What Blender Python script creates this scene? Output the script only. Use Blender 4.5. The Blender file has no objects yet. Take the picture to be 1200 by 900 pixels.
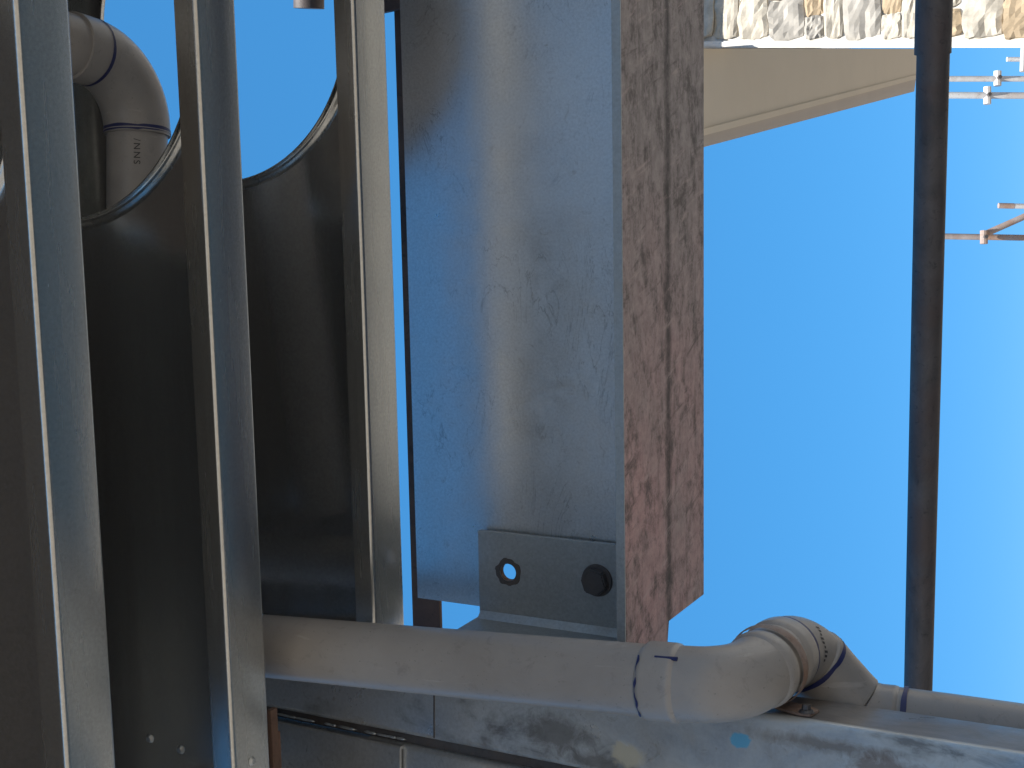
import bpy, bmesh, math, random
from mathutils import Vector, Matrix, noise
random.seed(7)
R = math.radians
S = bpy.context.scene
COL = S.collection

# ------------------------------------------------------------------ camera
F = 1500.0                      # focal length in photo pixels (1200 wide)
TH = R(27)                      # looks up 27 degrees, phone held sideways
CAM = Vector((0, 0, 1.6))
sT, cT = math.sin(TH), math.cos(TH)
PR = Vector((0, sT, -cT))       # photo right = world down
PD = Vector((-1, 0, 0))         # photo down  = world left
FW = Vector((0, cT, sT))
UP = Vector((0, 0, 1))
cd = bpy.data.cameras.new('camera'); cam = bpy.data.objects.new('camera', cd); COL.objects.link(cam)
cd.sensor_width = 36; cd.lens = 36 * F / 1200; cd.clip_start = 0.02; cd.clip_end = 3000
m = Matrix((PR, -PD, -FW)).transposed().to_4x4(); m.translation = CAM
cam.matrix_world = m
S.camera = cam

# ------------------------------------------------------------------ sky, sun, exposure
SUN_EL, SUN_AZ = R(49), R(190)          # azimuth clockwise from +Y: behind the camera
w = bpy.data.worlds.new('World'); S.world = w; w.use_nodes = True
nt = w.node_tree; bg = nt.nodes['Background']
sky = nt.nodes.new('ShaderNodeTexSky'); sky.sky_type = 'NISHITA'; sky.sun_disc = False
sky.sun_elevation = SUN_EL; sky.sun_rotation = SUN_AZ
sky.altitude = 4500; sky.air_density = 0.6; sky.dust_density = 0; sky.ozone_density = 6
hs = nt.nodes.new('ShaderNodeHueSaturation'); hs.inputs['Saturation'].default_value = 2.85; hs.inputs['Hue'].default_value = .503 # the phone's vivid sky, the same all round
gm = nt.nodes.new('ShaderNodeGamma'); gm.inputs[1].default_value = 0.24      # the phone's flattened sky contrast
nt.links.new(sky.outputs[0], gm.inputs[0]); nt.links.new(gm.outputs[0], hs.inputs['Color']); nt.links.new(hs.outputs[0], bg.inputs[0]); bg.inputs[1].default_value = 0.15
sd = bpy.data.lights.new('sun', 'SUN'); sd.energy = 2.0; sd.angle = R(0.5); sd.color = (1, .95, .87)
so = bpy.data.objects.new('sun', sd); COL.objects.link(so)
sdir = Vector((math.sin(SUN_AZ) * math.cos(SUN_EL), math.cos(SUN_AZ) * math.cos(SUN_EL), math.sin(SUN_EL)))
so.rotation_euler = (-sdir).to_track_quat('-Z', 'Y').to_euler(); so.location = (0, -5, 20)
S.view_settings.view_transform = 'Standard'; S.view_settings.look = 'None'
S.view_settings.exposure = 2.18; S.view_settings.gamma = 1
S.view_settings.use_curve_mapping = False
S.render.engine = 'CYCLES'
S.cycles.max_bounces = 10; S.cycles.diffuse_bounces = 4; S.cycles.glossy_bounces = 8

# ------------------------------------------------------------------ unprojection helpers
def ray(px, py): return PR * (px - 600) + PD * (py - 450) + FW * F
def at_y(px, py, y):
    d = ray(px, py); return CAM + d * (y / d.y)
def at_z(px, py, z):            # z relative to the camera
    d = ray(px, py); return CAM + d * (z / d.z)
def at_d(px, py, dep): return CAM + ray(px, py) * (dep / F)
def at_plane(px, py, P, n):
    d = ray(px, py); return CAM + d * ((P - CAM).dot(n) / d.dot(n))

# frame of the joists: I along (photo up), DV away, NV up
J = (PR * 225 + PD * 11450 + FW * 1500).normalized()
DV = J.cross(UP).normalized(); NV = DV.cross(J).normalized(); I = -J
def frame(P):
    M = Matrix((I, DV, NV)).transposed().to_4x4(); M.translation = P
    return M

# ------------------------------------------------------------------ materials
def nodes(name):
    mt = bpy.data.materials.new(name); mt.use_nodes = True
    n = mt.node_tree; b = n.nodes['Principled BSDF']
    return mt, n, b
def N(n, t, **k):
    x = n.nodes.new(t)
    for a, v in k.items(): setattr(x, a, v)
    return x
def coords(n, scale=(1, 1, 1)):
    tc = N(n, 'ShaderNodeTexCoord'); mp = N(n, 'ShaderNodeMapping'); mp.inputs['Scale'].default_value = scale
    n.links.new(tc.outputs['Object'], mp.inputs[0]); return mp.outputs[0]
def noise_t(n, co, sc, det=6, rough=.6, dist=0):
    t = N(n, 'ShaderNodeTexNoise'); t.inputs['Scale'].default_value = sc; t.inputs['Detail'].default_value = det
    t.inputs['Roughness'].default_value = rough; t.inputs['Distortion'].default_value = dist
    n.links.new(co, t.inputs['Vector']); return t.outputs['Fac']
def ramp(n, fac, stops):
    r = N(n, 'ShaderNodeValToRGB'); cr = r.color_ramp
    while len(cr.elements) < len(stops): cr.elements.new(.5)
    for e, (p, c) in zip(cr.elements, stops):
        e.position = p; e.color = (c, c, c, 1) if isinstance(c, (int, float)) else (*c, 1)
    n.links.new(fac, r.inputs[0]); return r.outputs[0]
def mix(n, fac, a, b, mode='MIX'):
    x = N(n, 'ShaderNodeMix', data_type='RGBA', blend_type=mode)
    for s, v in ((0, fac), (6, a), (7, b)):
        if hasattr(v, 'is_linked'): n.links.new(v, x.inputs[s])
        elif isinstance(v, (int, float)): x.inputs[s].default_value = v
        else: x.inputs[s].default_value = (*v, 1)
    return x.outputs[2]
def bump(n, b, h, strength, dist=.002):
    x = N(n, 'ShaderNodeBump'); x.inputs['Strength'].default_value = strength; x.inputs['Distance'].default_value = dist
    n.links.new(h, x.inputs['Height']); n.links.new(x.outputs[0], b.inputs['Normal'])

def galv(name, col=(.46, .48, .49), r0=.26, r1=.42, grime=.45, scale=1, metal=.92, dirtcol=(.07, .065, .055), bmp=.12, blotch=.62, roll=0, scratch=0):
    mt, n, b = nodes(name); co = coords(n); cs = coords(n, (.06, 1, 1))
    f = noise_t(n, co, 260 * scale, 3, .6); g = noise_t(n, co, 14 * scale, 8, .68, .6); k = noise_t(n, co, 45 * scale, 8, .7, 1.2)
    gl = noise_t(n, cs, 40, 4, .6, .2)
    base = mix(n, ramp(n, f, [(.3, .0), (.7, 1.0)]), [c * .86 for c in col], [min(1, c * 1.1) for c in col])
    base = mix(n, ramp(n, g, [(.35, .0), (.75, .35)]), base, [c * blotch for c in col])
    dirt = ramp(n, k, [(.60, 0.0), (.74, grime)])
    base = mix(n, dirt, base, dirtcol)
    met = ramp(n, k, [(.60, metal), (.78, metal * (1 - grime))])
    if scratch:                     # thin wandering scuffs and scratches, in patches
        c2 = coords(n, (.5, 1, 1.3)); q = noise_t(n, c2, 11, 5, .62, 2.2); pm = noise_t(n, coords(n), 7, 3, .6)
        sb = N(n, 'ShaderNodeMath', operation='SUBTRACT'); sb.inputs[1].default_value = .5; n.links.new(q, sb.inputs[0])
        ab = N(n, 'ShaderNodeMath', operation='ABSOLUTE'); n.links.new(sb.outputs[0], ab.inputs[0])
        ln = ramp(n, ab.outputs[0], [(.0, 1.), (.012, 0.)]); mu = N(n, 'ShaderNodeMath', operation='MULTIPLY')
        n.links.new(ln, mu.inputs[0]); n.links.new(ramp(n, pm, [(.46, 0.), (.60, scratch)]), mu.inputs[1])
        base = mix(n, mu.outputs[0], base, [c * .3 for c in col])
    n.links.new(base, b.inputs['Base Color']); n.links.new(met, b.inputs['Metallic'])
    rr = N(n, 'ShaderNodeMapRange'); rr.inputs[1].default_value = .3; rr.inputs[2].default_value = .7
    rr.inputs[3].default_value = r0; rr.inputs[4].default_value = r1
    n.links.new(gl if roll else g, rr.inputs[0]); n.links.new(rr.outputs[0], b.inputs['Roughness'])
    x = N(n, 'ShaderNodeBump'); x.inputs['Strength'].default_value = bmp; x.inputs['Distance'].default_value = .0006; n.links.new(f, x.inputs['Height'])
    if roll:                        # long rolled-sheet undulation
        y = N(n, 'ShaderNodeBump'); y.inputs['Strength'].default_value = 1; y.inputs['Distance'].default_value = roll
        n.links.new(noise_t(n, coords(n, (.05, 1, 1)), 9, 1, .4), y.inputs['Height']); n.links.new(y.outputs[0], x.inputs['Normal'])
    n.links.new(x.outputs[0], b.inputs['Normal']); return mt
M_WEB = galv('galvanised_web', col=(.55, .57, .58), r0=.12, r1=.19, grime=.05, blotch=.9, roll=.0016, bmp=.06)
M_JOIST = galv('galvanised_joist', col=(.53, .54, .525), r0=.20, r1=.32, grime=.08, blotch=.88, roll=.0010, bmp=.1)
M_BEAM = galv('galvanised_beam', col=(.78, .81, .83), r0=.27, r1=.37, grime=.35, scale=1.1, bmp=.10, blotch=.82, scratch=.55)
M_COL = galv('weathered_galvanised', col=(.52, .54, .55), r0=.22, r1=.48, grime=.8, scale=.8, metal=.75, bmp=.3)
def column_mat():
    mt = galv('weathered_column', col=(.52, .55, .57), r0=.24, r1=.5, grime=.75, scale=.9, metal=.72, bmp=.3)
    n = mt.node_tree; b = n.nodes['Principled BSDF']; co = coords(n, (1, 1, .5))
    k = noise_t(n, co, 30, 8, .72, 1.2); h = noise_t(n, co, 9, 5, .65, .8)
    old = b.inputs['Base Color'].links[0].from_socket; oldm = b.inputs['Metallic'].links[0].from_socket
    tc = N(n, 'ShaderNodeTexCoord'); sx = N(n, 'ShaderNodeSeparateXYZ'); n.links.new(tc.outputs['Object'], sx.inputs[0])
    def add(x, y, op='ADD', clamp=True):
        m_ = N(n, 'ShaderNodeMath', operation=op, use_clamp=clamp)
        for i, v in enumerate((x, y)):
            if hasattr(v, 'is_linked'): n.links.new(v, m_.inputs[i])
            else: m_.inputs[i].default_value = v
        return m_.outputs[0]
    def rng(v, a0, a1, b0=0., b1=1.):
        m_ = N(n, 'ShaderNodeMapRange'); n.links.new(v, m_.inputs[0])
        for i, q in enumerate((a0, a1, b0, b1)): m_.inputs[i + 1].default_value = q
        return m_.outputs[0]
    # white zinc oxide low on the front, spread upward to paint in reflected sky, dark smears where hands and straps rubbed, dust caked on the side
    oxide_sheen = add(add(rng(sx.outputs['Z'], .5, .2), rng(sx.outputs['Z'], -.22, -.12), 'MULTIPLY'), ramp(n, h, [(.36, .1), (.58, .9)]), 'MULTIPLY')
    c = mix(n, oxide_sheen, old, (.58, .61, .60))
    smear = add(ramp(n, h, [(.50, 0.), (.62, .75)]), ramp(n, k, [(.40, .2), (.62, 1.)]), 'MULTIPLY')
    c = mix(n, smear, c, (.10, .10, .10))
    side = add(rng(sx.outputs['Y'], .004, .012), 1., 'MULTIPLY')
    dust = mix(n, ramp(n, k, [(.3, 0.), (.7, 1.)]), (.09, .083, .08), (.16, .148, .138))
    c = mix(n, side, c, dust)
    n.links.new(c, b.inputs['Base Color'])
    inv = add(1., add(side, add(oxide_sheen, .6, 'MULTIPLY')), 'SUBTRACT')
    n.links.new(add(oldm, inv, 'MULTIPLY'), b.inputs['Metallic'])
    return mt
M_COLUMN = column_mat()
M_CLEAT = galv('dull_galvanised_plate', col=(.42, .45, .46), r0=.36, r1=.52, grime=.4, metal=.75)

def rust(name, a, b_, c, rough=.8, scale=1, lines=True, bmp=.6):
    mt, n, b = nodes(name); co = coords(n, (.35, 1, 1)); co2 = coords(n)
    g = noise_t(n, co, 22 * scale, 9, .7, .5); k = noise_t(n, co2, 70 * scale, 8, .72, 1.0); h = noise_t(n, co2, 6 * scale, 5, .6, .8)
    base = mix(n, ramp(n, g, [(.35, 0.), (.65, 1.)]), a, b_)
    base = mix(n, ramp(n, h, [(.42, 0.), (.62, .8)]), base, c)
    base = mix(n, ramp(n, k, [(.56, 0.), (.70, .75)]), base, [x * .25 for x in a])
    base = mix(n, ramp(n, k, [(.22, .6), (.34, 0.)]), base, [min(1, x * 2.4 + .06) for x in b_])
    n.links.new(base, b.inputs['Base Color']); b.inputs['Roughness'].default_value = rough
    bump(n, b, k, bmp, .0015)
    return mt
def primer():
    mt, n, b = nodes('red_primer_rust'); co = coords(n, (.8, 1.1, 1)); co2 = coords(n); co3 = coords(n, (.06, 1, 1))
    big = noise_t(n, co, 7, 4, .6, .2); mid = noise_t(n, coords(n, (.8, 1, 1)), 48, 10, .8, 0); fine = noise_t(n, co2, 120, 8, .75, .6); strk = noise_t(n, co3, 60, 4, .6, .3)
    base = mix(n, ramp(n, mid, [(.34, 0.), (.66, 1.)]), (.24, .215, .215), (.47, .42, .42))
    # red primer shows where the paint is thick, mostly towards the coped end
    tc = N(n, 'ShaderNodeTexCoord'); sx = N(n, 'ShaderNodeSeparateXYZ'); n.links.new(tc.outputs['Object'], sx.inputs[0])
    mr = N(n, 'ShaderNodeMapRange'); mr.inputs[1].default_value = .3; mr.inputs[2].default_value = -.15; n.links.new(sx.outputs['X'], mr.inputs[0])
    mu = N(n, 'ShaderNodeMath', operation='MULTIPLY'); n.links.new(mr.outputs[0], mu.inputs[0]); n.links.new(ramp(n, big, [(.3, .25), (.6, 1.)]), mu.inputs[1])
    base = mix(n, mu.outputs[0], base, mix(n, ramp(n, mid, [(.3, 0.), (.7, 1.)]), (.38, .235, .238), (.70, .475, .475)))
    base = mix(n, ramp(n, strk, [(.58, 0.), (.72, .4)]), base, (.07, .06, .06))
    gr = noise_t(n, coords(n, (.7, 1, 1)), 22, 12, .82, 0)
    base = mix(n, ramp(n, gr, [(.49, 0.), (.60, .8)]), base, (.085, .074, .074))
    # a dark scuffed line along the middle of the flange
    ad = N(n, 'ShaderNodeMath', operation='SUBTRACT'); ad.inputs[1].default_value = .152; n.links.new(sx.outputs['Y'], ad.inputs[0])
    ab = N(n, 'ShaderNodeMath', operation='ABSOLUTE'); n.links.new(ad.outputs[0], ab.inputs[0])
    ml = N(n, 'ShaderNodeMapRange'); ml.inputs[1].default_value = .003; ml.inputs[2].default_value = .016; ml.inputs[3].default_value = .85; ml.inputs[4].default_value = 0
    n.links.new(ab.outputs[0], ml.inputs[0])
    mm = N(n, 'ShaderNodeMath', operation='MULTIPLY'); n.links.new(ml.outputs[0], mm.inputs[0]); n.links.new(ramp(n, mid, [(.45, 1.), (.70, .35)]), mm.inputs[1])
    base = mix(n, mm.outputs[0], base, (.05, .045, .048))
    mpd = N(n, 'ShaderNodeMapping'); mpd.vector_type = 'TEXTURE'; mpd.inputs['Rotation'].default_value = (0, 0, R(70)); mpd.inputs['Scale'].default_value = (6, 1, 1); n.links.new(tc.outputs['Object'], mpd.inputs[0])
    dg = noise_t(n, mpd.outputs[0], 55, 8, .7, .35)
    base = mix(n, ramp(n, dg, [(.57, 0.), (.66, .5)]), base, (.62, .50, .49))
    base = mix(n, ramp(n, dg, [(.32, .75), (.42, 0.)]), base, (.09, .075, .075))
    base = mix(n, ramp(n, fine, [(.60, 0.), (.72, .6)]), base, (.06, .05, .048))
    base = mix(n, ramp(n, fine, [(.24, .55), (.34, 0.)]), base, (.55, .50, .48))
    n.links.new(base, b.inputs['Base Color']); b.inputs['Roughness'].default_value = .75
    bump(n, b, mid, .5, .002); return mt
M_PRIMER = primer()
M_RUST = rust('brown_rust', (.10, .060, .045), (.16, .095, .065), (.07, .045, .04))
M_TUBE = rust('dark_weathered_tube', (.055, .049, .048), (.115, .098, .092), (.085, .058, .050), rough=.6)
M_BOLT = rust('dark_bolt_steel', (.05, .05, .055), (.075, .075, .08), (.085, .07, .06), rough=.45)
M_CLIP = rust('rusty_clip', (.20, .16, .14), (.28, .235, .21), (.22, .13, .09), rough=.6, scale=2)
M_SCAF = rust('painted_scaffold_tube', (.62, .60, .57), (.72, .71, .69), (.50, .44, .40), rough=.6, scale=.6)
M_SCAFR = rust('rusty_scaffold_tube', (.34, .28, .25), (.42, .36, .33), (.36, .21, .14), rough=.7, scale=.6)

def pvc(name, c1, c2, dust):
    mt, n, b = nodes(name); co = coords(n)
    g = noise_t(n, co, 7, 7, .68, .4); k = noise_t(n, co, 55, 8, .74, .5); sc = noise_t(n, coords(n, (1, .15, .15)), 90, 4, .6, .8); sp = noise_t(n, co, 260, 2, .5)
    base = mix(n, ramp(n, g, [(.36, 0.), (.66, 1.)]), c1, c2)
    base = mix(n, ramp(n, k, [(.56, 0.), (.74, dust)]), base, [c * .5 for c in c1])
    base = mix(n, ramp(n, sc, [(.66, 0.), (.74, .35)]), base, [min(1, c * 1.5) for c in c2])
    base = mix(n, ramp(n, sp, [(.70, 0.), (.76, .5)]), base, [c * .35 for c in c1])
    n.links.new(base, b.inputs['Base Color'])
    n.links.new(ramp(n, g, [(.3, .28), (.7, .48)]), b.inputs['Roughness'])
    bump(n, b, k, .10, .001); return mt
M_PVC = pvc('grey_pvc', (.265, .250, .234), (.315, .298, .278), .5)
M_PVC_SHADED = pvc('shaded_grey_pvc', (.215, .203, .19), (.27, .256, .24), .5)  # darker copy of the grey pvc, shade on the far fittings put into its colour
def plain(name, col, rough=.6, metal=0, var=.15, sc=30):
    mt, n, b = nodes(name); co = coords(n)
    g = noise_t(n, co, sc, 6, .65)
    n.links.new(mix(n, ramp(n, g, [(.3, 0.), (.7, 1.)]), [c * (1 - var) for c in col], [c * (1 + var) for c in col]), b.inputs['Base Color'])
    b.inputs['Roughness'].default_value = rough; b.inputs['Metallic'].default_value = metal
    bump(n, b, g, .15, .002); return mt
M_PEN = plain('navy_marker', (.012, .018, .09), .5)
M_INK = plain('black_ink', (.03, .028, .03), .6)
M_BLUE = plain('sky_blue_paint', (.10, .36, .58), .5)
M_CREAMP = plain('cream_paint_smear', (.46, .43, .33), .6, var=.3, sc=60)
M_SOFFIT = plain('cream_soffit', (.76, .675, .545), .7, var=.03, sc=3)
M_FASCIA = plain('beige_fascia', (.56, .50, .44), .6, var=.04, sc=3)
M_MORTAR = plain('pale_mortar', (.66, .64, .60), .9, var=.15, sc=25)
M_STONE = plain('white_limestone', (.48, .435, .36), .9, var=.35, sc=16)
M_STONE_TAN = plain('tan_limestone', (.43, .33, .215), .9, var=.25, sc=14)
M_STONE_GREY = plain('grey_limestone', (.37, .345, .305), .9, var=.25, sc=14)
M_RENDER = plain('pale_render', (.62, .58, .52), .9, var=.06, sc=4)
M_DECK = plain('dark_formply', (.05, .04, .034), .8, var=.25, sc=5)
M_GROUND = plain('pale_earth', (.27, .225, .175), .95, var=.25, sc=.8)
M_WHITEP = plain('white_paint', (.78, .77, .75), .6, var=.08, sc=20)

# ------------------------------------------------------------------ object helpers
def link(name, me, mat=None, parent=None, smooth=False):
    o = bpy.data.objects.new(name, me); COL.objects.link(o)
    if mat: me.materials.append(mat)
    if smooth:
        for p in me.polygons: p.use_smooth = True
    if parent: o.parent = parent
    return o
def finish(name, bm, mat, parent=None, smooth=False, sharp=None):
    bmesh.ops.recalc_face_normals(bm, faces=bm.faces)
    me = bpy.data.meshes.new(name); bm.to_mesh(me); bm.free()
    o = link(name, me, mat, parent, smooth)
    if sharp: me.set_sharp_from_angle(angle=R(sharp))
    return o
def thing(name, label, cat, M=None, group=None):
    o = bpy.data.objects.new(name, None); COL.objects.link(o); o.empty_display_size = .05
    if M is not None: o.matrix_world = M
    return tag(o, label, cat, group)
def tag(o, label, cat, group=None):
    o['label'] = label; o['category'] = cat
    if group: o['group'] = group
    return o
def structure(o): o['kind'] = 'structure'; return o
def T(P): return Matrix.Translation(P)

def fillet(pts, r, seg=5):
    out = [Vector(pts[0])]
    for i in range(1, len(pts) - 1):
        p = Vector(pts[i]); a = (Vector(pts[i-1]) - p).normalized(); b = (Vector(pts[i+1]) - p).normalized()
        ang = a.angle(b); t = r / math.tan(ang / 2)
        c = p + (a + b).normalized() * (r / math.sin(ang / 2))
        s = p + a * t; e = p + b * t
        a0 = math.atan2(*(s - c).yx); a1 = math.atan2(*(e - c).yx)
        da = (a1 - a0 + math.pi) % (2 * math.pi) - math.pi
        for k in range(seg + 1):
            q = a0 + da * k / seg; out.append(c + Vector((math.cos(q), math.sin(q))) * r)
    out.append(Vector(pts[-1])); return out
def sheet_profile(pts, t):        # open 2D polyline -> closed outline of thickness t (to its left)
    n = len(pts); off = []
    for i in range(n):
        d = (pts[min(i+1, n-1)] - pts[max(i-1, 0)]).normalized(); off.append(pts[i] + Vector((-d.y, d.x)) * t)
    return pts, off
def extrude_sheet(name, pts, t, x0, x1, mat, parent, wob=0, nseg=12):
    a, b = sheet_profile(pts, t); bm = bmesh.new(); rows = []
    for s in range(nseg + 1):
        x = x0 + (x1 - x0) * s / nseg
        wo = wob * noise.noise((x * 3, parent.location.y * 9, 0)) if wob else 0
        rows.append(([bm.verts.new((x, p.x + wo, p.y)) for p in a], [bm.verts.new((x, p.x + wo, p.y)) for p in b]))
    k = len(a)
    for (A, B), (A2, B2) in zip(rows, rows[1:]):
        for i in range(k - 1):
            bm.faces.new((A[i], A[i+1], A2[i+1], A2[i])); bm.faces.new((B[i+1], B[i], B2[i], B2[i+1]))
        bm.faces.new((A[0], A2[0], B2[0], B[0])); bm.faces.new((A[-1], B[-1], B2[-1], A2[-1]))
    for A, B in (rows[0], rows[-1]):
        for i in range(k - 1): bm.faces.new((A[i], A[i+1], B[i+1], B[i]))
    return finish(name, bm, mat, parent, True, 40)
def holed_plate(bm, x0, x1, z0, z1, y, t, holes, seg=56):
    """plate in the local x-z plane, front at y, back at y + t; round holes (cx, cz, r) left to right"""
    xs = [x0] + [(a[0] + b[0]) / 2 for a, b in zip(holes, holes[1:])] + [x1]
    for (cx, cz, r), L, H in zip(holes, xs, xs[1:]):
        ang = sorted([2 * math.pi * k / seg for k in range(seg)] +
                     [math.atan2(zc - cz, xc - cx) % (2 * math.pi) for xc in (L, H) for zc in (z0, z1)])
        o, n = [], []
        for q in ang:
            c, s = math.cos(q), math.sin(q)
            tt = min([v for v in (((H if c > 0 else L) - cx) / c if abs(c) > 1e-9 else 9e9, ((z1 if s > 0 else z0) - cz) / s if abs(s) > 1e-9 else 9e9)])
            o.append((cx + c * tt, cz + s * tt)); n.append((cx + c * r, cz + s * r))
        V = [[bm.verts.new((p[0], yy, p[1])) for p in lst] for lst in (o, n) for yy in (y, y + t)]
        m_ = len(ang)
        for i in range(m_):
            j = (i + 1) % m_
            bm.faces.new((V[0][i], V[0][j], V[2][j], V[2][i])); bm.faces.new((V[1][i], V[3][i], V[3][j], V[1][j]))
            bm.faces.new((V[2][i], V[2][j], V[3][j], V[3][i]))
            def on(p, q_): return (abs(p[0]-q_[0]) < 1e-7 and (abs(p[0]-x0) < 1e-7 or abs(p[0]-x1) < 1e-7)) or abs(p[1]-q_[1]) < 1e-7
            if on(o[i], o[j]): bm.faces.new((V[0][i], V[1][i], V[1][j], V[0][j]))
def box(bm, lo, hi, bev=0):
    g = bmesh.ops.create_cube(bm, size=1)['verts']
    for v in g: v.co = Vector([(l + h) / 2 + c * (h - l) for l, h, c in zip(lo, hi, v.co)])
    if bev: bmesh.ops.bevel(bm, geom=list({e for v in g for e in v.link_edges}), offset=bev, segments=2, affect='EDGES', profile=.5)
    return g
def prism(bm, pts, axis_vec):
    a = [bm.verts.new(p) for p in pts]; b = [bm.verts.new(Vector(p) + axis_vec) for p in pts]
    bm.faces.new(a); bm.faces.new(list(reversed(b)))
    for i in range(len(a)): bm.faces.new((a[i], b[i], b[(i+1) % len(a)], a[(i+1) % len(a)]))
def catmull(P, sub=10):
    Q = [P[0] * 2 - P[1]] + list(P) + [P[-1] * 2 - P[-2]]; out = []
    for i in range(1, len(Q) - 2):
        a, b, c, d = Q[i-1:i+3]
        for k in range(sub):
            t = k / sub
            out.append(.5 * ((2 * b) + (c - a) * t + (2*a - 5*b + 4*c - d) * t*t + (3*b - a - 3*c + d) * t**3))
    out.append(Q[-2].copy()); return out
def sweep(name, pts, rad, mat, parent=None, seg=40, cap=True, inner=0, arc=None, jitter=0, smooth=True):
    """tube along pts (world), radius number or list; arc=(a0,a1) sweeps only part of the circumference"""
    bm = bmesh.new(); n = len(pts); rad = rad if isinstance(rad, (list, tuple)) else [rad] * n
    t0 = (pts[1] - pts[0]).normalized(); u = t0.orthogonal().normalized()
    ref = Vector((.13, -.71, -.69)); u = (ref - t0 * ref.dot(t0)).normalized() if abs(ref.normalized().dot(t0)) < .98 else u
    rings = []; full = arc is None
    a0, a1 = arc if arc else (0, 2 * math.pi); m_ = seg if full else seg + 1
    inv = parent.matrix_world.inverted() if parent else Matrix()
    for i in range(n):
        t = (pts[min(i+1, n-1)] - pts[max(i-1, 0)]).normalized()
        u = (u - t * u.dot(t)).normalized(); v = t.cross(u)
        row = []
        for k in range(m_):
            q = a0 + (a1 - a0) * k / seg
            p = pts[i] + (u * math.cos(q) + v * math.sin(q)) * rad[i]
            if jitter: p = p + t * (jitter * noise.noise((k * .17, i * 3.1, pts[0].x * 50)))
            row.append(bm.verts.new(inv @ p))
        rings.append(row)
    for A, B in zip(rings, rings[1:]):
        for k in range(m_ if full else m_ - 1): bm.faces.new((A[k], A[(k+1) % m_], B[(k+1) % m_], B[k]))
    if cap and full: bm.faces.new(rings[0]); bm.faces.new(rings[-1])
    return finish(name, bm, mat, parent, smooth, 35)
def seg_pts(P, i0, i1): return P[i0:i1 + 1]

# ================================================================== SETTING
bm = bmesh.new(); box(bm, (-700, -700, -.3), (700, 900, 0)); structure(finish('ground', bm, M_GROUND))
# the floor above, carried by the joists (ends just past the last joist)
DZ = 1.6 + 1.56
bm = bmesh.new(); box(bm, (-3.2, -2.4, DZ), (2.6, 1.50, DZ + .025)); structure(finish('floor_deck', bm, M_DECK))

# ================================================================== JOISTS
HGT, LIP, TK = .60, .029, .003
def joist(px, depth_y, B, x0, x1, hole_px, label, hr=.21):
    O = at_y(px, 450, depth_y)
    t = thing('steel_joist', label, 'joist', frame(O), 'galvanised floor joists overhead')
    lowp = fillet([(0, LIP), (0, 0), (B, 0), (B, .03)], .0055, 6)
    extrude_sheet('bottom_flange', lowp, TK, x0, x1, M_JOIST, t, .0008, 30)
    top = [Vector((p.x, HGT - p.y)) for p in reversed(lowp)]
    extrude_sheet('top_flange', top, TK, x0, x1, M_JOIST, t)
    hc = at_plane(hole_px[0], hole_px[1], O + DV * B, DV)
    l = frame(O).inverted() @ hc
    holes = sorted([(l.x - 1.15 * k, l.z, hr + .011) for k in range(3) if x0 + .3 < l.x - 1.15*k < x1 - .3] +
                   [(l.x + 1.15, l.z, hr + .011)])
    bm = bmesh.new(); holed_plate(bm, x0, x1, .03, HGT - .03, B - TK, TK, holes, 72)
    finish('web', bm, M_WEB, t, False)
    for cx, cz, r in holes:                      # pressed rim, curled towards the toes of the channel
        bm = bmesh.new(); prof = [(r, 0), (r - .002, -.0005), (r - .0045, -.002), (r - .0065, -.0045), (r - .008, -.0055), (r - .0095, -.006), (r - .0105, -.008), (r - .011, -.012), (r - .0125, -.012), (r - .012, -.005), (r - .008, -.002), (r - .002, TK)]
        rows = []
        for k in range(96):
            q = 2 * math.pi * k / 96
            rows.append([bm.verts.new((cx + math.cos(q) * a, B - TK + b, cz + math.sin(q) * a)) for a, b in prof])
        for k in range(96):
            A, C = rows[k], rows[(k + 1) % 96]
            for i in range(len(prof) - 1): bm.faces.new((A[i], A[i+1], C[i+1], C[i]))
        finish('hole_rim', bm, M_JOIST, t, True, 50)
    return t
j1 = joist(48.5, .8334, .063, -1.2, 1.9, (-150, 75), 'galvanised steel joist with a pale bright edge, nearest overhead at the edge of the photo')
j2 = joist(252, 1.0705, .065, -1.2, 1.9, (72, 45), 'middle galvanised joist, its round hole passing the grey pipe elbow')
j3 = joist(430, 1.3612, .0735, -.352, 1.9, (262, 31), 'last galvanised joist beside the steel beam, open sky showing through its big round hole')
def screw(parent, loc, r, mat, nrm_axis='y'):
    bm = bmesh.new()
    bmesh.ops.create_cone(bm, cap_ends=True, segments=12, radius1=r, radius2=r * .55, depth=r * .7)
    o = finish('screw', bm, mat, parent, True, 30)
    o.location = loc
    if nrm_axis == 'y': o.rotation_euler = (R(90), 0, 0)
    else: o.rotation_euler = (R(180), 0, 0)
    return o
def loc_in(parent, p): return parent.matrix_world.inverted() @ p
bpy.context.view_layer.update()
W2 = j2.matrix_world.translation
for px, py in ((175, 866), (211, 879)):
    screw(j2, loc_in(j2, at_plane(px, py, W2 + DV * .0605, DV)), .006, M_CLEAT)
for px, py in ((296, 892),):
    screw(j2, loc_in(j2, at_plane(px, py, W2 - NV * .001, NV)), .006, M_CLEAT, 'z')

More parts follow.
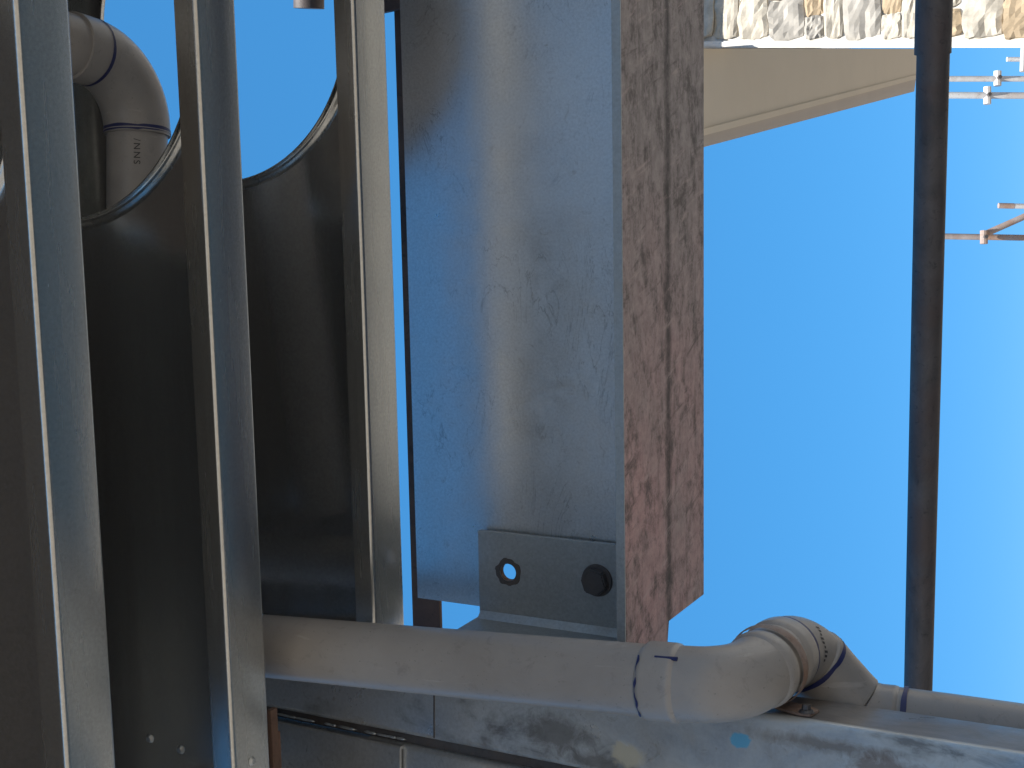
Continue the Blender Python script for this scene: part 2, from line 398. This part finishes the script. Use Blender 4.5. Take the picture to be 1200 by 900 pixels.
# ================================================================== BEAM
BO = at_y(732, 450, 1.42)
beam = thing('steel_beam', 'deep galvanised steel beam with a wide red rusty bottom flange and coped end', 'beam', frame(BO))
bpy.context.view_layer.update()
WD, WT, FT = .150, .010, .011
def bl(px, py, P, n): return loc_in(beam, at_plane(px, py, P, n))
fl = [bl(735, 757, BO, NV), bl(780, 757, BO, NV), bl(780, 730, BO, NV), bl(825, 697, BO, NV)]
back = bl(825, 450, BO, NV).y
pts = [(1.9, 0, 0), (fl[0].x, 0, 0), (fl[1].x, WD - .004, 0), (fl[2].x, WD, 0), (fl[3].x, back, 0), (1.9, back, 0)]
bm = bmesh.new(); prism(bm, [Vector(p) for p in pts], Vector((0, 0, FT)))
bmesh.ops.bevel(bm, geom=bm.edges[:], offset=.0012, segments=1, affect='EDGES')
finish('bottom_flange', bm, M_PRIMER, beam)
# galvanised skin of the flange nose
WP = BO + DV * WD
wt = bl(482, 450, WP, DV).z
we = bl(530, 706, WP, DV).x
hole_l = bl(602, 667, WP, DV); HR = .0125
bm = bmesh.new(); holed_plate(bm, we, 1.9, FT, wt, WD, WT, [(hole_l.x, hole_l.z + .004, .020)], 32)
finish('web', bm, M_BEAM, beam)
bm = bmesh.new(); box(bm, (we, WD + WT, wt - FT), (1.9, back, wt), .001); finish('top_flange', bm, M_BEAM, beam)
bm = bmesh.new(); box(bm, (fl[0].x + .002, -.0022, .0008), (1.9, -.0002, FT + .001)); finish('flange_edge', bm, M_CLEAT, beam)

# ---- angle cleat that ties the beam to the column
CP = BO + DV * (WD - .008); CT = .009
cleat = thing('angle_bracket', 'dull grey angle bracket with one open bolt hole on the end of the beam', 'bracket', frame(BO))
bpy.context.view_layer.update()
c0 = bl(560, 622, CP - DV * CT, DV); c1 = bl(724, 640, CP - DV * CT, DV); cb = bl(565, 722, CP - DV * CT, DV)
x_hi, x_lo = c1.x + .004, cb.x
bm = bmesh.new(); holed_plate(bm, x_lo, c0.x, FT + .002, c0.z, WD - .008 - CT, CT, [(hole_l.x, hole_l.z, HR)], 32)
finish('plate', bm, M_CLEAT, cleat)
bm = bmesh.new(); box(bm, (x_lo - .010, .018, FT + .002), (x_lo, WD - .008, c0.z + .002), .002); finish('return_plate', bm, M_CLEAT, cleat)
bm = bmesh.new()                                   # fillet weld in the corner
prism(bm, [Vector((x_lo, WD - .007 - CT - .0015, FT + .004)), Vector((x_lo + .009, WD - .007 - CT - .0015, FT + .004)), Vector((x_lo, WD - .007 - CT - .012, FT + .004))], Vector((0, 0, c0.z - FT - .006)))
finish('weld', bm, M_CLEAT, cleat)
bl_l = bl(700, 680, CP - DV * CT, DV)
bm = bmesh.new(); bmesh.ops.create_cone(bm, cap_ends=True, segments=32, radius1=.0225, radius2=.0215, depth=.003)
bo = finish('washer', bm, M_BOLT, cleat, True, 30); bo.location = (bl_l.x, WD - .007 - CT - .003, bl_l.z); bo.rotation_euler = (R(90), 0, 0)
bm = bmesh.new(); bmesh.ops.create_cone(bm, cap_ends=True, segments=6, radius1=.019, radius2=.019, depth=.013)
bmesh.ops.bevel(bm, geom=bm.edges[:], offset=.0018, segments=2, affect='EDGES')
bo = finish('bolt_head', bm, M_BOLT, cleat, False); bo.location = (bl_l.x, WD - .007 - CT - .0105, bl_l.z); bo.rotation_euler = (R(90), R(12), 0)
bm = bmesh.new()                                   # paint scar left round the open hole
n_ = 40
ri = [bm.verts.new((hole_l.x + math.cos(2*math.pi*k/n_) * HR * 1.02, WD - .007 - CT - .0016, hole_l.z + math.sin(2*math.pi*k/n_) * HR * 1.02)) for k in range(n_)]
ro = [bm.verts.new((hole_l.x + math.cos(2*math.pi*k/n_) * HR * (1.55 + .35 * noise.noise((math.cos(2*math.pi*k/n_)*2, math.sin(2*math.pi*k/n_)*2, 3))), WD - .007 - CT - .0013, hole_l.z + math.sin(2*math.pi*k/n_) * HR * (1.55 + .35 * noise.noise((math.cos(2*math.pi*k/n_)*2, math.sin(2*math.pi*k/n_)*2, 3))))) for k in range(n_)]
for k in range(n_): bm.faces.new((ri[k], ri[(k+1) % n_], ro[(k+1) % n_], ro[k]))
finish('hole_scar', bm, M_BOLT, cleat)
hp = BO + I * hole_l.x + NV * hole_l.z
sweep('hole_lining', [hp + DV * (WD - .007 - CT - .0012), hp + DV * (WD - .008)], HR - .0004, M_RUST, cleat, seg=28, cap=False)

# ---- rusty flat bar behind the top of the beam
P0 = at_y(475, 450, 1.80); P1 = at_y(508, 450, 1.80)
bar = thing('rusty_bar', 'thin brown rusty bar running behind the top edge of the galvanised beam', 'bar', frame(P0))
bpy.context.view_layer.update()
zb = loc_in(bar, P1).z; e_ = loc_in(bar, at_plane(495, 742, P0, DV)).x
bm = bmesh.new(); box(bm, (e_, 0, zb), (1.9, .008, 0), .001); finish('flat', bm, M_RUST, bar)
tt = loc_in(bar, at_plane(462, 6, P0, DV))
bm = bmesh.new(); prism(bm, [Vector((tt.x - .012, -.012, .02)), Vector((tt.x - .006, -.012, -.05)), Vector((tt.x + .12, -.012, -.05)), Vector((tt.x + .12, -.012, .05))], Vector((0, .01, 0)))
finish('lug', bm, M_RUST, bar)

# ================================================================== COLUMN
CY = 1.315
CD = (PR * -2200 + FW * 1500).normalized()           # runs up, leaning very slightly
A = at_y(1000, 853, CY)                              # on the front right-hand edge
CX = (Vector((1, 0, 0)) - CD * CD.x).normalized(); CYv = CD.cross(CX).normalized()
colm = Matrix((CX, CYv, CD)).transposed().to_4x4(); colm.translation = A
column = thing('steel_column', 'weathered galvanised steel column with paint smears beside the grey drain pipe', 'column', colm)
bpy.context.view_layer.update()
def cl(px, py): return loc_in(column, at_plane(px, py, A, CYv))
seam = cl(560, 878.5).x; zj = cl(470, 866).z
ztop, zbot = 1.55, -1.9
prof = fillet([(0, .092), (0, 0), (seam, 0), (seam, .05)], .008, 6)
def col_ext(name, prof, t, z0, z1, mat):
    o = extrude_sheet(name, prof, t, z0, z1, mat, column, 0, 16)
    # sheet is extruded along local x: turn so that it runs along the column
    o.data.transform(Matrix(((0, 1, 0, 0), (0, 0, 1, 0), (1, 0, 0, 0), (0, 0, 0, 1)))); return o
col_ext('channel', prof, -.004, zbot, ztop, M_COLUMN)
q = seam - .013
prof2 = fillet([(q, .05), (q, .004), (q - .11, .004), (q - .11, .09)], .008, 6)
col_ext('channel', prof2, -.004, zbot, zj + .06, M_COL)
prof3 = fillet([(q - .002, .05), (q - .002, -.003), (q - .11, -.003), (q - .11, .09)], .004, 4)
col_ext('cover_plate', prof3, -.004, zj, ztop, M_COL)
bm = bmesh.new(); box(bm, (seam - .0135, .012, zbot), (seam + .0005, .02, ztop)); finish('seam_filler', bm, M_BOLT, column)
cut = cl(509, 830)
bm = bmesh.new(); box(bm, (seam + .004, -.0012, cut.z - .0008), (-.03, -.0002, cut.z + .0008)); finish('butt_joint', bm, M_BOLT, column)
# welded bead along the upper seam
bm = bmesh.new(); zz = zj + .002
random.seed(3)
while zz < ztop - .5:
    L = random.uniform(.010, .030)
    if random.random() < .35: zz += L; continue
    g = bmesh.ops.create_icosphere(bm, subdivisions=1, radius=1)['verts']
    for v in g: v.co = Vector((seam - .006 + v.co.x * random.uniform(.0012, .0022) , .001 + v.co.y * .002, zz + v.co.z * L * .7))
    zz += L * random.uniform(.7, 1.1)
finish('weld_bead', bm, M_CLEAT, column, True)
def blob(parent, c, rx, rz, mat, name, y, sd):
    bm = bmesh.new(); vs = []; top = []
    for k in range(28):
        a = 2 * math.pi * k / 28; f = 1 + .6 * noise.noise((math.cos(a) * 1.5, math.sin(a) * 1.5, sd))
        vs.append(bm.verts.new((c.x + math.cos(a) * rx * f, y, c.z + math.sin(a) * rz * f)))
        top.append(bm.verts.new((c.x + math.cos(a) * rx * f * .85, y - .0005, c.z + math.sin(a) * rz * f * .85)))
    bm.faces.new(top)
    for k in range(28): bm.faces.new((vs[k], vs[(k+1) % 28], top[(k+1) % 28], top[k]))
    return finish(name, bm, mat, parent)
nC = M_COLUMN.node_tree; bC = nC.nodes['Principled BSDF']
def stain(px, py, rx, rz, col, soft, op):
    c = cl(px, py)
    co = N(nC, 'ShaderNodeTexCoord'); mp = N(nC, 'ShaderNodeMapping'); mp.vector_type = 'TEXTURE'
    mp.inputs['Location'].default_value = (c.x, 0, c.z); mp.inputs['Scale'].default_value = (rx, 1, rz)
    nC.links.new(co.outputs['Object'], mp.inputs[0])
    L = N(nC, 'ShaderNodeVectorMath', operation='LENGTH'); nC.links.new(mp.outputs[0], L.inputs[0])
    nz = noise_t(nC, coords(nC), 60, 6, .7, .6)
    ad = N(nC, 'ShaderNodeMath', operation='ADD'); nC.links.new(L.outputs['Value'], ad.inputs[0])
    sb = N(nC, 'ShaderNodeMath', operation='MULTIPLY_ADD'); sb.inputs[1].default_value = 1.6; sb.inputs[2].default_value = -.8; nC.links.new(nz, sb.inputs[0]); nC.links.new(sb.outputs[0], ad.inputs[1])
    f = ramp(nC, ad.outputs[0], [(1 - soft, op), (1., 0.)])
    old = bC.inputs['Base Color'].links[0].from_socket
    nC.links.new(mix(nC, f, old, col), bC.inputs['Base Color'])
    om = bC.inputs['Metallic'].links[0].from_socket
    iv = N(nC, 'ShaderNodeMath', operation='SUBTRACT'); iv.inputs[0].default_value = 1; nC.links.new(f, iv.inputs[1])
    ml = N(nC, 'ShaderNodeMath', operation='MULTIPLY'); nC.links.new(om, ml.inputs[0]); nC.links.new(iv.outputs[0], ml.inputs[1]); nC.links.new(ml.outputs[0], bC.inputs['Metallic'])
stain(650, 858, .030, .060, (.09, .088, .085), .6, .75)
stain(960, 872, .010, .10, (.11, .10, .092), .7, .7)
stain(700, 893, .014, .06, (.08, .076, .072), .6, .7)
stain(560, 880, .012, .050, (.12, .115, .11), .6, .6)
stain(1040, 905, .020, .050, (.13, .10, .085), .5, .7)
stain(735, 884, .016, .026, (.46, .43, .33), .4, .9)
stain(868, 868, .009, .014, (.10, .38, .60), .25, .95)

# rusty edge of a strap hanging beside the middle joist
Z0 = at_y(316, 832, 1.20); st = thing('rusty_strap', 'narrow brown rusty strap end beside the middle joist at the column', 'strap', frame(Z0))
bm = bmesh.new(); box(bm, (-.22, -.002, -.0035), (0, .010, .0035), .001); finish('flat', bm, M_RUST, st)
bm = bmesh.new(); box(bm, (-.22, .010, -.0035), (-.03, .014, .03), .001); finish('return_leg', bm, M_RUST, st)

# ================================================================== DRAIN PIPE
PRD, SOC = .038, .0415
pA, pB = at_y(200, 747, 1.27), at_y(760, 797.5, 1.27)
path_px = [(757, 797, 1.270), (800, 801, 1.270), (835, 802, 1.275), (868, 797, 1.295), (893, 784, 1.33), (911, 770, 1.375), (928, 763, 1.415), (948, 772, 1.444), (972, 799, 1.457), (1000, 829, 1.463), (1022, 841, 1.466), (1055, 846, 1.470), (1120, 855, 1.474), (1240, 873, 1.476)]
ctl = [at_y(*p) for p in path_px]; SUB = 10
path = catmull(ctl, SUB)
pipe = thing('drain_pipe', 'long grey plastic drain pipe with elbows clipped to the steel column', 'pipe', T(pB))
bpy.context.view_layer.update()
ext = [pA + (pA - pB).normalized() * k for k in (.5, .25)] + [pA.lerp(pB, k / 8) for k in range(9)]
sweep('straight_pipe', ext, PRD, M_PVC, pipe)
def sec(i0, i1): return path[int(i0 * SUB):int(i1 * SUB) + 1]
def const(pts, r): return [r] * len(pts)
def socket(pts, r): return [r - .0035] + [r - .0004] + [r] * (len(pts) - 4) + [r - .0004] + [r - .0035]
p = sec(0, 1.0); sweep('elbow_socket', p, socket(p, SOC), M_PVC, pipe)
p = sec(.9, 4.0); sweep('elbow', p, const(p, PRD + .001), M_PVC, pipe)
p = sec(3.7, 4.2); sweep('elbow_socket', p, socket(p, SOC), M_PVC, pipe)
p = sec(4.0, 5.2); sweep('straight_pipe', p, const(p, PRD), M_PVC, pipe)
p = sec(4.8, 5.5); sweep('elbow_socket', p, socket(p, SOC), M_PVC, pipe)
p = sec(5.4, 7.2); sweep('elbow', p, const(p, PRD + .001), M_PVC_SHADED, pipe)
p = sec(7.0, 9.2); sweep('elbow_socket', p, socket(p, SOC), M_PVC_SHADED, pipe)
p = sec(9.0, 13.0); sweep('straight_pipe', p, const(p, PRD), M_PVC_SHADED, pipe)
p = sec(9.2, 11.0); sweep('elbow_socket', p, socket(p, PRD + .0015), M_PVC_SHADED, pipe)
def pen(pts, r, width=.0035, arc=None, jit=.003):
    mid = pts[len(pts) // 2]; d = (pts[-1] - pts[0]).normalized()
    return sweep('pen_mark', [mid - d * width / 2, mid + d * width / 2], r, M_PEN, pipe, arc=arc, jitter=jit, cap=False)
pen(sec(5.3, 5.7), PRD + .0022)
pen(sec(7.1, 7.5), SOC + .0004, .0045)
pen(sec(10.9, 11.2), PRD + .0018, .005)
pen(sec(0, .2), SOC + .0004, .0014, (R(-40), R(60)))
# marker dash along the socket
rad_dir = (at_y(780, 720, 1.20) - at_y(780, 799, 1.27)).normalized()
q0 = ctl[0].lerp(ctl[1], .25) + rad_dir * (SOC - .0004); q1 = ctl[0].lerp(ctl[1], .85) + rad_dir * (SOC - .0004)
sweep('pen_mark', [q0.lerp(q1, k / 4) for k in range(5)], .0022, M_PEN, pipe, seg=8)
# faint printed code on the elbow: a row of tiny ink ticks too worn to read
base_i = int(6.1 * SUB)
bm = bmesh.new(); C = path[base_i]; tdir = (path[base_i + 2] - path[base_i - 2]).normalized()
toc = (CAM - C); toc = (toc - tdir * toc.dot(tdir)).normalized(); sid = tdir.cross(toc)
inv = pipe.matrix_world.inverted()
for k in range(9):
    a = R(-8 + 7.0 * k); nrm = toc * math.cos(a) - sid * math.sin(a) * 1
    tg = tdir.cross(nrm).normalized(); c = C + nrm * (PRD + .0013) + tdir * (.002 * math.sin(k))
    hw, hl = .0013, .0016 + .001 * (k % 3)
    vs = [bm.verts.new(inv @ (c + tg * x * hw + tdir * y * hl)) for x, y in ((-1, -1), (1, -.8), (1, 1), (-1, .8))]
    bm.faces.new(vs)
finish('worn_print', bm, M_INK, pipe)

# ---- saddle clip
clip = thing('pipe_clip', 'rusty saddle clip holding the drain pipe elbow, screwed to the column', 'clip', T(path[int(4.4 * SUB)]))
bpy.context.view_layer.update()
p = sec(4.2, 4.5); sweep('strap', p, [SOC + .0008] + [SOC + .0022] * (len(p) - 2) + [SOC + .0008], M_CLIP, clip, cap=False)
SN = CX                                               # outward normal of the column's side face
SP = A + CX * .002
f0, f1, f2 = at_plane(913, 826, SP, SN), at_plane(955, 836, SP, SN), at_plane(930, 830, SP, SN)
ringb = path[int(4.35 * SUB)] + (f0 - path[int(4.35 * SUB)]).normalized() * (SOC + .001)
arm = catmull([ringb + (ringb - f0) * .15, ringb, f0.lerp(ringb, .3) - CD * .000, f0 - CD * .008, f0.lerp(f1, .5), f1], 6)
bm = bmesh.new(); rows = []; wv = CYv
inv = clip.matrix_world.inverted()
for i, c in enumerate(arm):
    t = (arm[min(i+1, len(arm)-1)] - arm[max(i-1, 0)]).normalized(); nr = t.cross(wv).normalized()
    hw = .017 if i < len(arm) - 3 else .017 * (1 - .3 * (i - len(arm) + 4) / 3)
    rows.append([bm.verts.new(inv @ (c + wv * sx * hw + nr * sy * .0012)) for sx, sy in ((-1, -1), (1, -1), (1, 1), (-1, 1))])
for a, b in zip(rows, rows[1:]):
    for k in range(4): bm.faces.new((a[k], a[(k+1) % 4], b[(k+1) % 4], b[k]))
bm.faces.new(rows[0]); bm.faces.new(rows[-1])
finish('foot', bm, M_CLIP, clip, True, 40)
bm = bmesh.new(); bmesh.ops.create_cone(bm, cap_ends=True, segments=16, radius1=.0085, radius2=.0065, depth=.003)
g = bmesh.ops.create_cone(bm, cap_ends=True, segments=6, radius1=.005, radius2=.0045, depth=.006)['verts']
for v in g: v.co.z += .004
o = finish('screw', bm, M_BOLT, clip, True, 30)
sp = at_plane(945, 833, SP + SN * .003, SN)
mm = SN.to_track_quat('Z', 'Y').to_matrix().to_4x4(); mm.translation = sp; o.matrix_parent_inverse = inv; o.matrix_world = mm

# ================================================================== UPPER PIPE through the joist holes
yL = 1.25
E1 = at_y(161, 160, yL); zc = E1.z
ring = at_y(92, 62, 1.165); xc = ring.x
BR = .085
up = [Vector((xc, -.9, zc)), Vector((xc, .3, zc)), Vector((xc, yL - BR - .004, zc))]
arcp = [Vector((xc - BR + BR * math.cos(R(a)), yL - BR + BR * math.sin(R(a)), zc)) for a in range(0, 91, 6)]
down = [Vector((x, yL, zc)) for x in (xc - BR + .005, xc - BR - .3, -.25)]
upipe = thing('drain_pipe', 'grey plastic pipe elbow marked with blue pen, passing through the round joist holes', 'pipe', T(arcp[0]))
bpy.context.view_layer.update()
sweep('straight_pipe', up, PRD, M_PVC, upipe)
r1x = at_y(160, 157, yL).x
ar = [arcp[0] - Vector((0, .03, 0))] + arcp + [Vector((min(r1x, arcp[-1].x - .004), yL, zc))]
sweep('elbow', ar, [SOC] * len(ar), M_PVC, upipe)
seam_p = [Vector((arcp[-1].x + k, yL, zc)) for k in (-.0006, .0006)]
sweep('mould_line', seam_p, SOC + .0006, M_PVC, upipe, cap=False)
sweep('straight_pipe', down, PRD, M_PVC, upipe)
r0 = Vector((xc, ring.y, zc))
sweep('pen_mark', [r0, r0 + Vector((0, .0045, 0))], SOC + .0005, M_PEN, upipe, cap=False, jitter=.003)
r1 = Vector((at_y(160, 155, yL).x, yL, zc))
sweep('pen_mark', [r1 + Vector((.003, 0, 0)), r1 - Vector((.003, 0, 0))], SOC + .0005, M_PEN, upipe, cap=False, jitter=.004)
# printed letters on the pipe
cu = bpy.data.curves.new('letters', 'FONT'); cu.body = 'SNN/'; cu.size = .0115; cu.space_character = 1.35; cu.align_x = 'CENTER'; cu.align_y = 'CENTER'
tmp = bpy.data.objects.new('letters_tmp', cu); COL.objects.link(tmp); bpy.context.view_layer.update()
me = bpy.data.meshes.new_from_object(tmp.evaluated_get(bpy.context.evaluated_depsgraph_get())); me.name = 'printed_letters'
bpy.data.objects.remove(tmp)
tl = link('printed_letters', me, M_INK, upipe)
cen = at_y(165, 183, yL); axis_pt = Vector((cen.x, yL, zc)); vdir = (CAM - axis_pt); vdir.x = 0; vdir.normalize()
upv = Vector((1, 0, 0)).cross(vdir); upv = -upv if upv.z < 0 else upv
xax = Vector((1, 0, 0)); zax = vdir; yax = zax.cross(xax)
mm = Matrix((xax, yax, zax)).transposed().to_4x4(); mm.translation = axis_pt + zax * (PRD + .0006)
tl.matrix_parent_inverse = upipe.matrix_world.inverted(); tl.matrix_world = mm

# ================================================================== TUBES
def tube(name, label, cat, P, Q, r, mat, part='tube', group=None):
    t = thing(name, label, cat, T(P), group); bpy.context.view_layer.update()
    sweep(part, [P.lerp(Q, k / 6) for k in range(7)], r, mat, t, seg=24); return t
P0, P1 = at_d(1095, 0, 2.0), at_d(1076, 805, 2.38)
dv = P1 - P0
rail = tube('steel_rail', 'dark weathered round steel rail crossing in front of the sky', 'rail', P0 - dv * .6, P1 + dv * .12, .0255, M_TUBE)
k0, k1 = P0 - dv * .3, at_d(1093, 63, 2.03)
bm = bmesh.new()
o = sweep('sleeve', [k0, k1], .0285, M_TUBE, rail, seg=24)
q0, q1 = at_d(362, 10, 2.5), at_d(360, -260, 2.4)
tube('rusty_tube', 'stub end of a rusty brown tube hanging into the joist hole', 'tube', q0, q1, .030, M_TUBE)
e0, e1 = at_d(822, -3, 3.0), at_d(935, -3, 3.0)
bm = bmesh.new(); t = thing('rusty_batten', 'thin dark brown batten crossing the very top of the stone wall', 'batten', T(e0))
dx = (e1 - e0); box(bm, (0, -.03, min(0, dx.z) ), (.06, .03, max(0, dx.z) + .6), .003); o = finish('batten', bm, M_RUST, t); o.location = (.002, 0, 0)

# ---- distant scaffold
SD = 12.0
def sp(px, py, d=SD): return at_d(px, py, d)
scaf = thing('scaffold', 'distant white tube scaffold with couplers against the blue sky', 'scaffold', T(sp(1160, 100)))
bpy.context.view_layer.update()
def st(part, a, b, r, mat, th, da=SD, db=SD): return sweep(part, [sp(*a, da), sp(*b, db)], r, mat, th, seg=14)
st('tube', (1080, 92.5), (1420, 92), .027, M_SCAF, scaf)
st('tube', (1080, 111.5), (1420, 113), .031, M_SCAF, scaf)
st('tube', (1180, 69.5), (1420, 70), .022, M_SCAF, scaf)
st('tube', (1200, 40), (1198, 84), .024, M_SCAF, scaf, 11.9, 11.9)
def coupler(th, px, py, mat, sz=.11, dep=SD):
    c = sp(px, py, dep); inv = th.matrix_world.inverted()
    o = sweep('coupler', [c - PD * sz * .62 - FW * .0, c + PD * sz * .62], .036, mat, th, seg=10)
    b = sweep('bolt', [c - FW * .07 , c - FW * .03], .018, M_BOLT, th, seg=8)
coupler(scaf, 1169, 92, M_SCAF); coupler(scaf, 1157, 112, M_SCAF, .13)
sc2 = thing('scaffold', 'distant rusty scaffold tube with a diagonal brace and clamp', 'scaffold', T(sp(1150, 276)))
bpy.context.view_layer.update()
st('tube', (1080, 276.5), (1420, 282.5), .028, M_SCAFR, sc2)
st('brace', (1155, 274), (1330, 196), .03, M_SCAFR, sc2, 11.93, 11.93)
coupler(sc2, 1153, 278, M_SCAFR, .1, 11.9)
sc3 = thing('scaffold_tube', 'loose white scaffold tube with a rusty end, above the diagonal brace', 'tube', T(sp(1170, 241, 11.5)))
bpy.context.view_layer.update()
st('rusty_end', (1170, 241), (1188, 241.4), .025, M_SCAFR, sc3, 11.5, 11.5)
st('tube', (1188, 241.4), (1420, 246), .0235, M_SCAF, sc3, 11.5, 11.5)

# ================================================================== STONE HOUSE
HY = 4.0
def hz(px): return at_y(px, 57, HY)
house = thing('stone_house', 'sunlit rough white stone house corner with a cream eave soffit', 'house', T(Vector((1.25, HY, 0))))
bpy.context.view_layer.update(); hinv = house.matrix_world.inverted()
zs = at_y(820, 57, HY).z - 1.6                       # soffit height above the camera
e_up, e_dn = at_y(700, 57, HY), at_y(1300, 57, HY)   # the battered left edge of the front
hv = PR - ray(600, 57) * (PR.z / ray(600, 57).z); hv = hv / hv.y      # level direction inside the edge-on side plane
edge_dir = (e_dn - e_up) / (e_dn.z - e_up.z)
def edge_x(z): return (e_up + edge_dir * (z - e_up.z)).x
bm = bmesh.new(); zt = e_up.z + .3
prism(bm, [hinv @ Vector((edge_x(z) + 0.004, HY + .002, z)) for z in (-.05, zt)] + [hinv @ Vector((5.5, HY + .002, z)) for z in (zt, -.05)], hv * .3)
finish('front_wall', bm, M_MORTAR, house)
# quoin strip of pale mortar down the corner
bm = bmesh.new(); prism(bm, [hinv @ Vector(v) for v in ((edge_x(0), HY - .012, 0), (edge_x(zt), HY - .012, zt), (edge_x(zt) + .022, HY - .012, zt), (edge_x(0) + .022, HY - .012, 0))], hv * .05)
bmesh.ops.bevel(bm, geom=bm.edges[:], offset=.004, segments=2, affect='EDGES')
finish('corner_bead', bm, M_MORTAR, house)
# stones, one by one, in uneven courses; only the strip the photo can see carries single stones
random.seed(11)
def stone_mesh(w_, h_, d_):
    bm = bmesh.new()
    bmesh.ops.create_cube(bm, size=1)
    bmesh.ops.subdivide_edges(bm, edges=bm.edges[:], cuts=6, use_grid_fill=True)
    sd = random.random() * 100; tilt = random.uniform(-.4, .4); tilt2 = random.uniform(-.4, .4)
    for v in bm.verts:
        x, y, z = v.co * 2
        f = 1 - .10 * (abs(x * z)) ** 2
        e = Vector((x, y, z))
        x2 = x * f + .14 * noise.noise((z * 1.3 + sd, y, 1)) + .09 * noise.noise((z * 5 + sd, x * 5, 2)); z2 = z * f + .16 * noise.noise((x * 1.5 + sd, y, 7))
        edge = max(abs(x), abs(z))
        yy = -1 + .3 * edge ** 8 + tilt * x + tilt2 * z + .5 * noise.noise((x * 1.4 + sd, z * 1.4, 3)) + .35 * noise.noise((x * 3 + sd, z * 3, 3)) + .13 * noise.noise((x * 8 + sd, z * 8, 5)) if y < 0 else .8
        if -.9 < y < .9: yy = (yy + .8 * (y + 1) / 2)
        v.co = Vector((x2 * w_ / 2, yy * d_, z2 * h_ / 2))
    return bm
z = 1.55; cnt = 0
while z < 1.6 + 1.5:
    h_ = random.choice((.06, .08, .10, .115))
    x = edge_x(z + h_ / 2) + .03
    xmax = 2.0
    while x < xmax:
        w_ = random.uniform(.07, .20)
        bm = stone_mesh(w_ * 1.0, h_ * .98, random.uniform(.013, .024))
        o = finish('stone', bm, random.choice((M_STONE, M_STONE, M_STONE_TAN, M_STONE, M_STONE_TAN, M_STONE_GREY)), house, False)
        o.location = hinv @ Vector((x + w_ / 2, HY + .004, z + h_ / 2)); x += w_; cnt += 1
    z += h_
print('stones', cnt)
# side wall, edge-on to the camera, and the eave along it
i0, i1 = at_z(800, 57, zs), at_z(1075, 57, zs)
o0, o1 = at_z(800, 180, zs), at_z(1073, 107, zs)
g0, g1 = at_z(827, 150, zs), at_z(1075, 87, zs)
t0, t1 = at_z(827, 158, zs), at_z(1075, 92, zs)
def ext0(a, b, k=.05): return a + (a - b) * k
U = Vector((0, 0, 1))
def slab(name, quad, dz0, dz1, mat):
    bm = bmesh.new(); prism(bm, [hinv @ (v + U * dz0) for v in quad], U * (dz1 - dz0)); return finish(name, bm, mat, house)
gg0 = g0 + (g0 - g1) * .12; tt0 = t0 + (t0 - t1) * .12; oo0 = at_z(828, 172, zs); oo0 = oo0 + (oo0 - o1) * .12; ii0 = i0
slab('soffit', [ii0, i1, g1, gg0], 0, .03, M_SOFFIT)
slab('soffit_trim', [gg0, g1, t1, tt0], -.006, .03, M_SOFFIT)
slab('fascia', [tt0, t1, o1, oo0], .008, .16, M_FASCIA)
sh = Vector((.03, 0, 0))
bm = bmesh.new(); s0 = Vector((edge_x(zs + 1.6) + .05, HY + .31, 0)); s1 = Vector((i1.x + .05, i1.y, 0)); s1b = s1 + Vector((3, 0, 0)); s0b = s0 + Vector((3, 0, 0))
prism(bm, [hinv @ (s0 + U * (zs + 1.62)), hinv @ (s1 + U * (zs + 1.62)), hinv @ (s1b + U * (zs + 1.62)), hinv @ (s0b + U * (zs + 1.62))], U * .5); finish('upper_wall', bm, M_RENDER, house)
bm = bmesh.new(); box(bm, (edge_x(3.2) - .1, HY - .25, 1.6 + 1.55), (5.6, HY + .3, 1.6 + 1.63)); bm.transform(hinv); finish('front_eave', bm, M_FASCIA, house)
